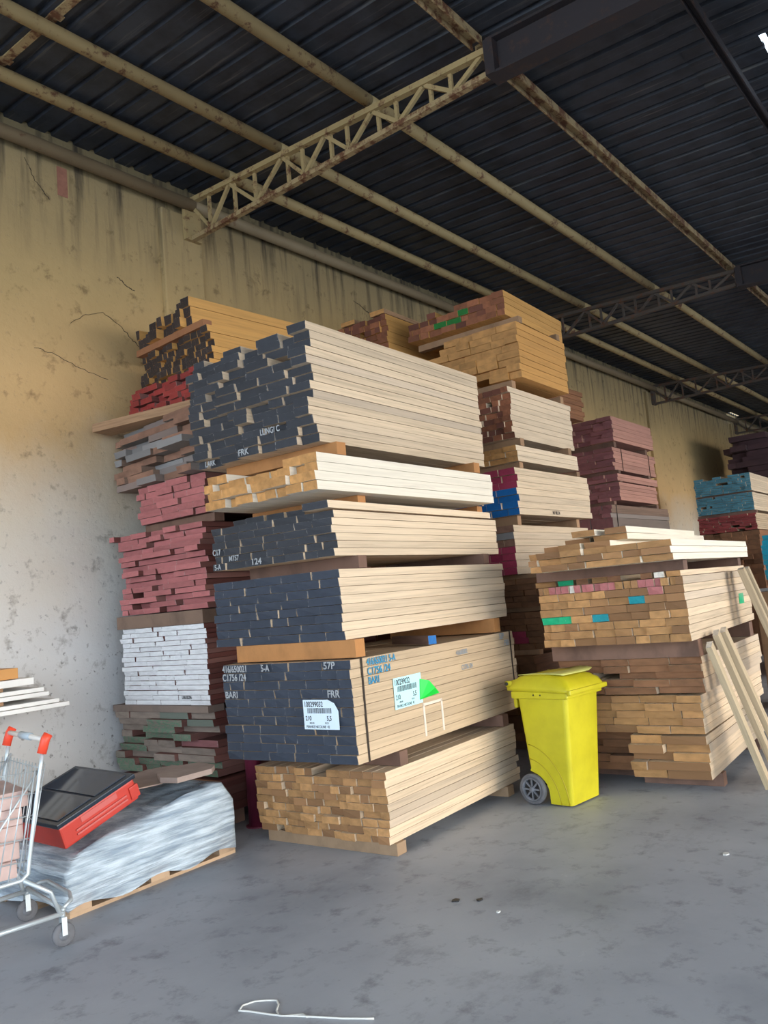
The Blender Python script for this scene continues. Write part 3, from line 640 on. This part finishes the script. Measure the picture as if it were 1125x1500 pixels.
# ------------------------------------------------------------------ yellow wheeled bin
def bin_mats():
    b = NB('yellow_plastic'); g = b.noise(b.coords((1, 1, 1), 0), 5, 5)
    b.base(b.ramp(g, [(0.3, lin((184, 172, 24))), (0.6, lin((202, 190, 32)))])); b.p.inputs['Roughness'].default_value = 0.42
    return b.m
M['yellow'] = bin_mats(); M['ridge'] = plain('yellow_ridge', (176, 158, 14), 0.5); M['tyre'] = plain('grey_rubber', (104, 104, 108), 0.8, 0, 20)
M['hub'] = plain('dusty_hub', (122, 124, 130), 0.7, 0, 18, .5); M['blackplastic'] = plain('black_plastic', (34, 32, 32), 0.5)
M['faded'] = plain('faded_yellow_plastic', (214, 212, 120), 0.5, 0, 9, .2)
bn = empty('wheeled_bin', (5.50, 2.86, 0), math.radians(-6)); setp(bn, 'bright yellow two-wheeled refuse bin between the lumber piles', 'bin')
bm = bmesh.new()
prof = [(0.0, 0.012), (-.062, .80), (.372, .80), (.335, .245)] + [(.335-.155*math.sin(a), .085+.15*math.cos(a)) for a in [math.radians(d) for d in (12, 28, 45, 62, 78, 95)]] + [(.182, .012)]
def hw(z): return -.030*z/.8, .385+.035*z/.8
va = [bm.verts.new((hw(z)[0], y, z)) for y, z in prof]; vb = [bm.verts.new((hw(z)[1], y, z)) for y, z in prof]
fa = bm.faces.new(va); fb = bm.faces.new(vb[::-1])
for k in range(len(prof)): bm.faces.new((va[k], vb[k], vb[(k+1) % len(prof)], va[(k+1) % len(prof)]))
bmesh.ops.recalc_face_normals(bm, faces=bm.faces)
ee = [e for e in bm.edges if (e.verts[0].co - e.verts[1].co).length > .4]
bmesh.ops.bevel(bm, geom=ee, offset=.03, segments=4, affect='EDGES', profile=.5)
bo = bm_obj('body', bm, M['yellow'], bn, False)
def ring_box(name, x0, x1, y0, y1, z0, z1, mat, parent, bv=.012): return box(name, (x0, y0, z0), (x1, y1, z1), mat, parent, bv)
ring_box('rim', -.048, .440, -.085, .410, .775, .832, M['yellow'], bn)
ring_box('rear_bracket', .0, .39, .395, .425, .70, .79, M['yellow'], bn, .008)
# domed lid
bm = bmesh.new(); nx, ny = 14, 14; top = []
for i in range(nx+1):
    row = []
    for j in range(ny+1):
        u, v = i/nx, j/ny; x = -.058 + u*.508; y = -.115 + v*.545
        ed = min(u, 1-u, v*1.0, (1-v)*1.0); d = min(1, ed/.16); z = .838 + .058*(1-(1-d)**2) + .040*math.sin(math.pi*min(1, max(0, v)))*(1 if ed > .03 else .2) + .028*v
        row.append(bm.verts.new((x, y, z)))
    top.append(row)
bot = [[bm.verts.new((-.058+i/nx*.508, -.115+j/ny*.545, .818+.02*(j/ny))) for j in range(ny+1)] for i in range(nx+1)]
for i in range(nx):
    for j in range(ny): bm.faces.new((top[i][j], top[i+1][j], top[i+1][j+1], top[i][j+1])); bm.faces.new((bot[i][j], bot[i][j+1], bot[i+1][j+1], bot[i+1][j]))
for i in range(nx): bm.faces.new((top[i][0], bot[i][0], bot[i+1][0], top[i+1][0])); bm.faces.new((top[i][ny], top[i+1][ny], bot[i+1][ny], bot[i][ny]))
for j in range(ny): bm.faces.new((top[0][j], top[0][j+1], bot[0][j+1], bot[0][j])); bm.faces.new((top[nx][j], bot[nx][j], bot[nx][j+1], top[nx][j+1]))
ld = bm_obj('lid', bm, M['yellow'], bn, True)
box('lid_lip', (-.066, -.125, .806), (.458, -.095, .842), M['yellow'], ld, .01)
# warped loose plate on the lid
bm = bmesh.new(); g = []
for i in range(9):
    g.append([bm.verts.new((.02+i/8*.40, -.03+j/8*.40, .926+.016*math.sin(j/8*5.2+.6)*(i/8)+.024*(j/8)*(1-j/8)*4*.35 + .014*(1-i/8) + (.014 if i == 8 else 0))) for j in range(9)])
g2 = [[bm.verts.new(v.co+Vector((0, 0, .006))) for v in r_] for r_ in g]
for i in range(8):
    for j in range(8): bm.faces.new((g[i][j], g[i][j+1], g[i+1][j+1], g[i+1][j])); bm.faces.new((g2[i][j], g2[i+1][j], g2[i+1][j+1], g2[i][j+1]))
for i in range(8):
    for (j) in (0, 8): bm.faces.new((g[i][j], g[i+1][j], g2[i+1][j], g2[i][j])); bm.faces.new((g[j][i], g[j][i+1], g2[j][i+1], g2[j][i]))
bm_obj('lid_plate', bm, M['faded'], ld, True)['label'] = 'warped faded yellow plate on the lid'
hd = tube('handle', [(-.03, .455, .885), (.20, .462, .885), (.42, .455, .885)], .016, M['yellow'], bn, 12)
for x in (-.035, .411): box('handle_arm', (x, .40, .862), (x+.03, .462, .905), M['yellow'], hd, .008)
tube('hinge_pin', [(-.045, .447, .885), (-.030, .447, .885)], .014, M['blackplastic'], hd, 12)
for aa, bb_ in ((.345, .44), (.275, .335)):
    tube('arch_ridge', [(hw(bb_*math.cos(a))[0]-.001, .365-aa*math.sin(a), bb_*math.cos(a)) for a in [math.radians(d) for d in range(8, 89, 8)]], .004, M['ridge'], bo, 6)
for yy in (.08, .02): box('rivet', (-.052, yy+.12, .80), (-.046, yy+.13, .81), M['blackplastic'], bn)
ax = tube('axle', [(-.035, .310, .112), (.42, .310, .112)], .010, M['blackplastic'], bn, 10)
for x in (-.046, .405):
    wh = empty('wheel', (x, .310, .1125), parent=bn); wh.scale = (1, 1.145, 1.145)
    Mx = Matrix.Rotation(math.radians(90), 4, 'Y')
    bm = bmesh.new(); add_ring(bm, [(.074, 0), (.094, .003), (.098, .012), (.098, .032), (.094, .042), (.074, .045)], 28, Mx); bm_obj('tyre', bm, M['tyre'], wh, True)
    bm = bmesh.new(); add_ring(bm, [(.064, -.002), (.0735, -.004), (.0735, .049), (.064, .047)], 28, Mx); bm_obj('rim', bm, M['hub'], wh, True)
    bm = bmesh.new(); add_lathe(bm, [(.0635, .020), (.0635, .026)], 24, Mx); bm_obj('disc', bm, M['blackplastic'], wh)
    bm = bmesh.new(); add_lathe(bm, [(.008, -.010), (.018, -.006), (.020, .03), (.008, .034)], 14, Mx); bm_obj('hub', bm, M['hub'], wh, True)
    for k in range(8):
        a = k*math.pi/4; bar('spoke', (.010, .014*math.cos(a), .014*math.sin(a)), (.010, .066*math.cos(a), .066*math.sin(a)), .010, .012, M['hub'], wh, (1, 0, 0))

# ------------------------------------------------------------------ pallet with shrink-wrapped sheets
M['palletwood'] = wood('pallet_wood', (186, 156, 126), 0.6, 0.25); M['sheetblue'] = plain('pale_blue_sheet', (170, 190, 206), 0.5, 0, 6, .2)
def film_mat():
    b = NB('stretch_film'); v = b.coords((1.0, 1.0, 13), 0); g = b.noise(v, 2.2, 6, .62)
    b.base(b.ramp(g, [(.3, lin((150, 170, 190))), (.62, lin((206, 220, 230)))])); b.p.inputs['Roughness'].default_value = .16
    b.p.inputs['Specular IOR Level'].default_value = .7
    tr = b.n('ShaderNodeBsdfTransparent'); mx = b.n('ShaderNodeMixShader'); b.l(b.math('MULTIPLY', b.ramp(g, [(.40, W_), (.6, K_)]), .35), mx.inputs[0])
    b.l(b.p.outputs[0], mx.inputs[1]); b.l(tr.outputs[0], mx.inputs[2]); b.l(mx.outputs[0], b.out.inputs['Surface']); b.bump(g, .9, .03)
    return b.m
M['film'] = film_mat()
PR = math.radians(2.0)
pl = empty('pallet', (2.53, 4.47, 0), PR); setp(pl, 'worn wooden pallet under the shrink-wrapped sheets', 'pallet')
for k in range(3): box('bottom_board', (0, k*.34, .0), (1.24, k*.34+.10, .02), M['palletwood'], pl)
for i in range(3):
    for k in range(3): box('block', (i*.55, k*.34, .0205), (i*.55+.14, k*.34+.10, .088), M['palletwood'], pl)
for i in range(3): box('cross_board', (i*.55, 0, .0885), (i*.55+.14, .78, .106), M['palletwood'], pl)
for k in range(5): box('deck_board', (0, k*.17, .1065), (1.24, k*.17+.10, .126), M['palletwood'], pl)
ws = empty('wrapped_sheets', (2.53, 4.47, .1265), PR); setp(ws, 'shrink-wrapped stack of pale blue sheets on the pallet', 'wrapped stack')
for k in range(7):
    bm = bmesh.new(); vs = add_box(bm, (.02+rng.uniform(0, .04), .02+rng.uniform(0, .02), .004+k*.040), (1.20-rng.uniform(0, .05), .74, .004+k*.040+.036))
    for v in vs: v.co.z *= (.62 + .50*v.co.x/1.2)
    bm_obj('sheet', bm, M['sheetblue'], ws)
bm = bmesh.new(); N = 46; H_ = 14; ringv = []
def outline(s, t):
    # rounded-rectangle walk round the stack
    w0, d0 = 1.265, .82; per = 2*(w0+d0); q = s*per
    if q < w0: x, y = q, 0
    elif q < w0+d0: x, y = w0, q-w0
    elif q < 2*w0+d0: x, y = w0-(q-w0-d0), d0
    else: x, y = 0, d0-(q-2*w0-d0)
    return x, y
NS = 84
for h in range(H_+1):
    t = h/H_; row = []
    for k in range(NS):
        x, y = outline(k/NS, t); cx_, cy_ = .62, .39
        top_ = (.200+.175*min(1, x/1.15)) + .02*math.sin(x*9)
        n_ = noise.noise(Vector((x*5+t*1.5, y*5, t*7+x*3)))*.020*(1 if t < .99 else .3)
        sh = 1.0 - .10*max(0, t-.72)/.28 + .012
        row.append(bm.verts.new((cx_-.01+(x-cx_)*sh+n_*.5, cy_-.01+(y-cy_)*sh + n_, -.085+.02*math.sin(x*13+y*7)*(1-t) + t*(top_+.073) + n_*.6*(t > .05))))
    ringv.append(row)
for a, b_ in zip(ringv, ringv[1:]):
    for k in range(NS): bm.faces.new((a[k], a[(k+1) % NS], b_[(k+1) % NS], b_[k]))
prev = ringv[-1]
for q in range(1, 7):
    f_ = 1-q/7.0; cur = []
    for k, v in enumerate(ringv[-1]):
        x = .61+(v.co.x-.61)*f_; y = .38+(v.co.y-.38)*f_
        z = (.200+.175*min(1, max(0, x)/1.15)) - .012 + noise.noise(Vector((x*6, y*6, 3)))*.028
        cur.append(bm.verts.new((x, y, z)))
    for k in range(NS): bm.faces.new((prev[k], prev[(k+1) % NS], cur[(k+1) % NS], cur[k]))
    prev = cur
bm.faces.new(prev)
fm = bm_obj('plastic_film', bm, M['film'], ws, True)
M['card'] = plain('dusty_cardboard', (168, 148, 138), .9, 0, 6, .2)
def slab(name, pts, z, th, mat, loc, rot, lab, cat):
    bm = bmesh.new(); lo = [bm.verts.new((x, y, z)) for x, y in pts]; hi = [bm.verts.new((x, y, z+th)) for x, y in pts]
    bm.faces.new(lo[::-1]); bm.faces.new(hi); n_ = len(pts)
    for k in range(n_): bm.faces.new((lo[k], lo[(k+1) % n_], hi[(k+1) % n_], hi[k]))
    o = bm_obj(name, bm, mat); o.location = loc; o.rotation_euler = rot; return setp(o, lab, cat)
slab('cardboard_sheet', [(0, 0), (.16, -.05), (.44, .02), (.60, .14), (.56, .34), (.40, .42), (.22, .40), (.05, .44), (-.04, .25)], 0, .008, M['card'], (3.20, 4.80, .520), (.02, -.02, 0), 'crumpled grey-brown cardboard sheet behind the red case', 'cardboard')
slab('cardboard_pad', [(0, 0), (.26, -.03), (.36, .06), (.38, .26), (.26, .34), (.06, .30), (-.03, .14)], 0, .035, M['card'], (3.36, 4.55, .546), (0.0, -.02, 0), 'thick round-cornered cardboard pad on the right end of the wrapped stack', 'cardboard')
# red case with dark panes
M['redcase'] = plain('red_plastic', (196, 62, 50), .4, 0, 5, .15); M['redfade'] = plain('faded_red_plastic', (198, 98, 92), .5)
M['glass'] = plain('dark_glass', (24, 38, 56), .08); M['frame'] = plain('blue_black_frame', (28, 40, 54), .3)
rc = empty('red_case', (2.585, 4.575, .345), rot=(math.radians(2), math.radians(-18), math.radians(2))); setp(rc, 'red plastic case with dark glazed lid, tilted on the wrapped stack', 'case')
box('body', (0, 0, 0), (.54, .60, .135), M['redcase'], rc, .012)
for z in (.035, .06): box('rib', (.09, -.010, z), (.46, .002, z+.012), M['redfade'], rc, .003)
box('side_label', (.14, -.003, .088), (.40, .002, .122), M['redfade'], rc)
box('corner_block', (.485, -.012, .02), (.552, .10, .10), M['redcase'], rc, .006)
cl = box('lid', (-.012, -.012, .136), (.552, .612, .165), M['frame'], rc, .006)
for x0, x1 in ((.02, .26), (.28, .52)): box('pane', (x0, .03, .1655), (x1, .57, .171), M['glass'], cl, .003)

# ------------------------------------------------------------------ shopping cart with blocks
M['zinc'] = plain('dull_zinc', (190, 198, 202), .4, .4); M['redgrip'] = plain('red_orange_grip', (226, 74, 48), .45); M['greygrip'] = plain('grey_handle', (168, 180, 188), .5)
M['palegrip'] = plain('pale_handle_tube', (214, 208, 200), .4)
ct = empty('shopping_cart', (2.31, 4.14, 0), math.radians(-10)); setp(ct, 'wire shopping cart with red grip ends at the left edge', 'cart')
def wires(name, segs, r, mat, parent):
    bm = bmesh.new()
    for s_ in segs: add_tube(bm, s_, r, 6)
    return bm_obj(name, bm, mat, parent, True)
CW = .56
hb = tube('handle', [(-.06, -.01, 1.045), (-.06, CW/2, 1.045), (-.06, CW+.01, 1.045)], .014, M['palegrip'], ct, 12)
tube('handle_sleeve', [(-.06, .20, 1.045), (-.06, .36, 1.045)], .020, M['greygrip'], hb, 12)
for y in (-.01, CW+.01): tube('grip_cap', [(-.040, y, 1.068), (-.056, y, 1.045), (-.078, y, .975)], .024, M['redgrip'], hb, 12)
for y in (0, CW): tube('rear_post', [(-.07, y, .98), (-.085, y, .90), (-.155, y, .48), (-.165, y, .40), (-.20, y, .375), (-.60, y*.9+.03, .36), (-1.0, y*.8+.06, .36)], .011, M['zinc'], ct, 8)
for y, s_ in ((0, 1), (CW, -1)):
    segs = [[(-.055-.10*(1-k/4), y+.012*s_, .46+.43*k/4), (-1.0, y*.8+.06, .46+.43*k/4+.02)] for k in range(5)]
    segs += [[(-.10-.045*k-.07, y*(1-.01*k)+.004*k*s_, .38), (-.06-.045*k, y*(1-.01*k)+.004*k*s_, .92)] for k in range(20)]
    wires('side_grid', segs, .0032, M['zinc'], ct)
    tube('brace', [(-.06, y+.016*s_, .93), (-.30, y+.016*s_, .62), (-.50, y+.016*s_, .40)], .006, M['zinc'], ct, 8)
wires('rear_gate', [[(-.08, .03+k*.05, .92), (-.165, .03+k*.05, .39)] for k in range(11)] + [[(-.08-.085*k/4, 0, .90-.5*k/4), (-.08-.085*k/4, CW, .90-.5*k/4)] for k in range(5)], .003, M['zinc'], ct)
wires('front_panel', [[(-1.0, .06+k*.05, .36), (-1.0, .06+k*.05, .92)] for k in range(9)] + [[(-1.0, .06, z), (-1.0, .50, z)] for z in (.36, .64, .92)], .004, M['zinc'], ct)
wires('basket_floor', [[(-.17-k*.07, 0.02, .38), (-.17-k*.07, CW-.02, .38)] for k in range(12)], .004, M['zinc'], ct)
for y in (0, CW):
    tube('base_rail', [(.0, y, .16), (-.40, y*.95+.02, .15), (-.95, y*.72+.08, .14)], .013, M['zinc'], ct, 8)
    tube('base_upright', [(-.02, y, .165), (-.06, y, .28), (-.19, y, .375)], .011, M['zinc'], ct, 8)
tube('base_cross', [(.0, 0, .175), (.0, CW, .175)], .012, M['zinc'], ct, 8)
tube('lower_loop', [(.0, .02, .175), (.06, .05, .20), (.075, .12, .215), (.075, CW-.12, .215), (.06, CW-.05, .20), (.0, CW-.02, .175)], .011, M['zinc'], ct, 8)
for x, y in ((-.005, 0), (-.005, CW), (-.95, .09), (-.95, .48)):
    ca = empty('caster', (x, y, 0), parent=ct)
    Mx = Matrix.Translation((0, 0, .058)) @ Matrix.Rotation(math.radians(90), 4, 'X') @ Matrix.Translation((0, 0, -.014))
    bm = bmesh.new(); add_lathe(bm, [(.035, 0), (.053, .002), (.058, .008), (.058, .020), (.053, .026), (.035, .028)], 24, Mx); bm_obj('wheel', bm, M['tyre'], ca, True)
    bm = bmesh.new(); add_lathe(bm, [(.010, -.010), (.024, -.004), (.030, .003), (.030, .025), (.024, .032), (.010, .038)], 16, Mx); bm_obj('hub', bm, M['hub'], ca, True)
    for s_ in (-.024, .024): bar('fork', (0, s_, .058), (0, s_*.8, .145), .026, .004, M['zinc'], ca, (0, 1, 0))
    tube('stem', [(0, 0, .135), (0, 0, .17)], .012, M['zinc'], ca, 10)
M['block'] = plain('pinkish_block', (206, 178, 170), .85, 0, 9, .2)
c10, s10 = math.cos(math.radians(-10)), math.sin(math.radians(-10))
def cartp(x, y, z): return (2.31+c10*x-s10*y, 4.14+s10*x+c10*y, z)
bl = ['lowest', 'second lowest', 'middle', 'second highest', 'highest']
for k in range(5):
    o = box('building_block', (-.60, .05, 0), (-.20+.015*k, .05+.44, .082), M['block'], None, .006); o.location = cartp(rng.uniform(-.015, .01), rng.uniform(-.01, .02), .3855+k*.0835); o.rotation_euler = (0, 0, math.radians(-10+rng.uniform(-2, 2)))
    setp(o, bl[k] + ' pinkish block of the stack inside the shopping cart', 'block', 'blocks in the cart')

# ------------------------------------------------------------------ white boards on a bench, post, planks, box, string
M['whitelam'] = plain('white_laminate', (228, 226, 222), .5, 0, 4, .1)
bs = empty('board_bench', (2.2, 5.7, .06)); setp(bs, 'stack of white boards on a low bench at the left edge by the wall', 'bench')
for k, (x1, z, th, mat) in enumerate(((1.10, .985, .03, 'whitelam'), (1.04, 1.018, .028, 'whitelam'), (.98, 1.075, .03, 'whitelam'), (.96, 1.108, .03, 'whitelam'), (.90, 1.165, .05, 'whitelam'), (.80, 1.220, .075, None))):
    box('board', (-1.2, 0.0+.03*k, z), (x1, .55-.01*k, z+th), M[mat] if mat else EN['orange'], bs, .003)
for x in (-1.0, .3):
    for y in (.05, .45): box('leg', (x, y, -.06), (x+.07, y+.07, .983), S['bearer'], bs)
    box('cross_rail', (x, .12, .92), (x+.07, .45, .983), S['bearer'], bs)
for x in (-.2, .62):
    for z in (1.047, 1.139): box('spacer', (x, .12, z), (x+.05, .50, z+.027), S['bearer'], bs)
M['maroon'] = plain('maroon_paint', (116, 36, 62), .5, 0, 5, .35)
ps = empty('steel_post', (4.30, 4.875, 0)); setp(ps, 'round maroon post standing behind the tan-ended bottom pack', 'post')
bm = bmesh.new(); add_lathe(bm, [(.062, 0.012), (.062, 1.15), (.055, 1.16)], 20); bm_obj('shaft', bm, M['maroon'], ps, True)
bm = bmesh.new(); add_lathe(bm, [(.085, 0), (.085, .010), (.064, .012)], 20); bm_obj('base_plate', bm, M['maroon'], ps)
S['plank'] = wood('leaning_plank_wood', (186, 164, 132), 0.8, 0.15)
def plank(lab, p, q, a, b_, up, mat='plank', end='whitebare'):
    p, q = Vector(p), Vector(q); d = (q-p); L_ = d.length; d.normalize(); s_ = d.cross(Vector(up)).normalized(); t = s_.cross(d)
    o = link('leaning_plank', board_mesh(mat, end, 0))
    o.matrix_world = Matrix(((d.x, s_.x, t.x, p.x), (d.y, s_.y, t.y, p.y), (d.z, s_.z, t.z, p.z), (0, 0, 0, 1))) @ Matrix.Diagonal((L_, a, b_, 1))
    setp(o, lab, 'plank', 'planks leaning on the right pile')
plank('left plank of the three leaning against the right lumber pile', (6.33, 1.76, .012), (5.99, 1.94, 1.06), .12, .04, (.2, -1, 0))
plank('middle plank of the three leaning against the right lumber pile', (6.53, 1.73, .012), (6.19, 1.945, 1.13), .12, .04, (.2, -1, 0))
plank('right plank of the three leaning against the right lumber pile', (6.72, 1.71, .012), (6.37, 1.945, 1.135), .12, .04, (.2, -1, 0))
plank('left plank of the tall pair leaning on the pink-and-green ended pack', (7.46, 1.60, .012), (7.20, 1.99, 1.585), .13, .05, (.2, -1, 0))
plank('right plank of the tall pair leaning on the pink-and-green ended pack', (7.66, 1.60, .012), (7.38, 1.99, 1.59), .13, .04, (.2, -1, 0))
M['carton'] = plain('brown_carton', (150, 112, 78), .85, 0, 5, .3)
cb = empty('carton_stack', (10.0, 1.85, 0), math.radians(3)); setp(cb, 'tall brown carton partly hidden by the leaning pair of planks', 'carton')
box('body', (0, 0, 0), (.6, .75, 1.30), M['carton'], cb, .01)
for x in (0.0, .302): box('flap', (x, .005, 1.301), (x+.296, .745, 1.308), M['carton'], cb)
gb_ = empty('metal_bars', (9.95, 2.05, 1.3085), math.radians(80)); setp(gb_, 'grey metal bars lying on the brown carton at the right edge', 'metal bars')
for k in range(3): box('bar', (-.3, -.5+k*.13, .0), (.6, -.44+k*.13, .035), M['zinc'], gb_, .005)
M['string'] = plain('white_string', (206, 206, 202), .8)
sp_ = [(2.50, 2.245), (2.44, 2.36), (2.40, 2.46), (2.36, 2.55), (2.335, 2.60), (2.36, 2.64), (2.40, 2.67), (2.42, 2.70), (2.40, 2.74), (2.37, 2.78), (2.32, 2.80), (2.285, 2.78), (2.30, 2.74), (2.31, 2.70), (2.325, 2.64), (2.345, 2.58), (2.39, 2.52), (2.38, 2.48)]
pts = []
for i in range(len(sp_)-1):
    for k in range(4):
        a, b_ = Vector(sp_[i]), Vector(sp_[i+1]); c = a.lerp(b_, k/4); pts.append((c.x, c.y, .0045))
st = tube('string', pts, .004, M['string'], None, 6); setp(st, 'tangled white string lying on the floor near the bottom edge', 'string')
def chip(x, y, s_, mat, lab, k):
    r = random.Random(k); o = slab('debris_chip', [(s_*math.cos(a)*r.uniform(.5, 1.2), s_*math.sin(a)*r.uniform(.4, 1.0)) for a in [math.radians(d) for d in range(0, 360, 52)]], 0, .006, mat, (x, y, .0005), (0, 0, 0), lab, 'debris')
chip(3.66, 2.64, .03, M['blackplastic'], 'larger dark curled chip on the floor in front of the middle pile', 1)
chip(3.72, 2.53, .022, M['blackplastic'], 'small dark chip beside the curled one on the floor', 2)
chip(3.62, 2.36, .016, M['string'], 'small white chip on the floor in front of the middle pile', 3)
chip(4.90, 1.62, .03, M['string'], 'white paper scrap on the floor at the right', 4)
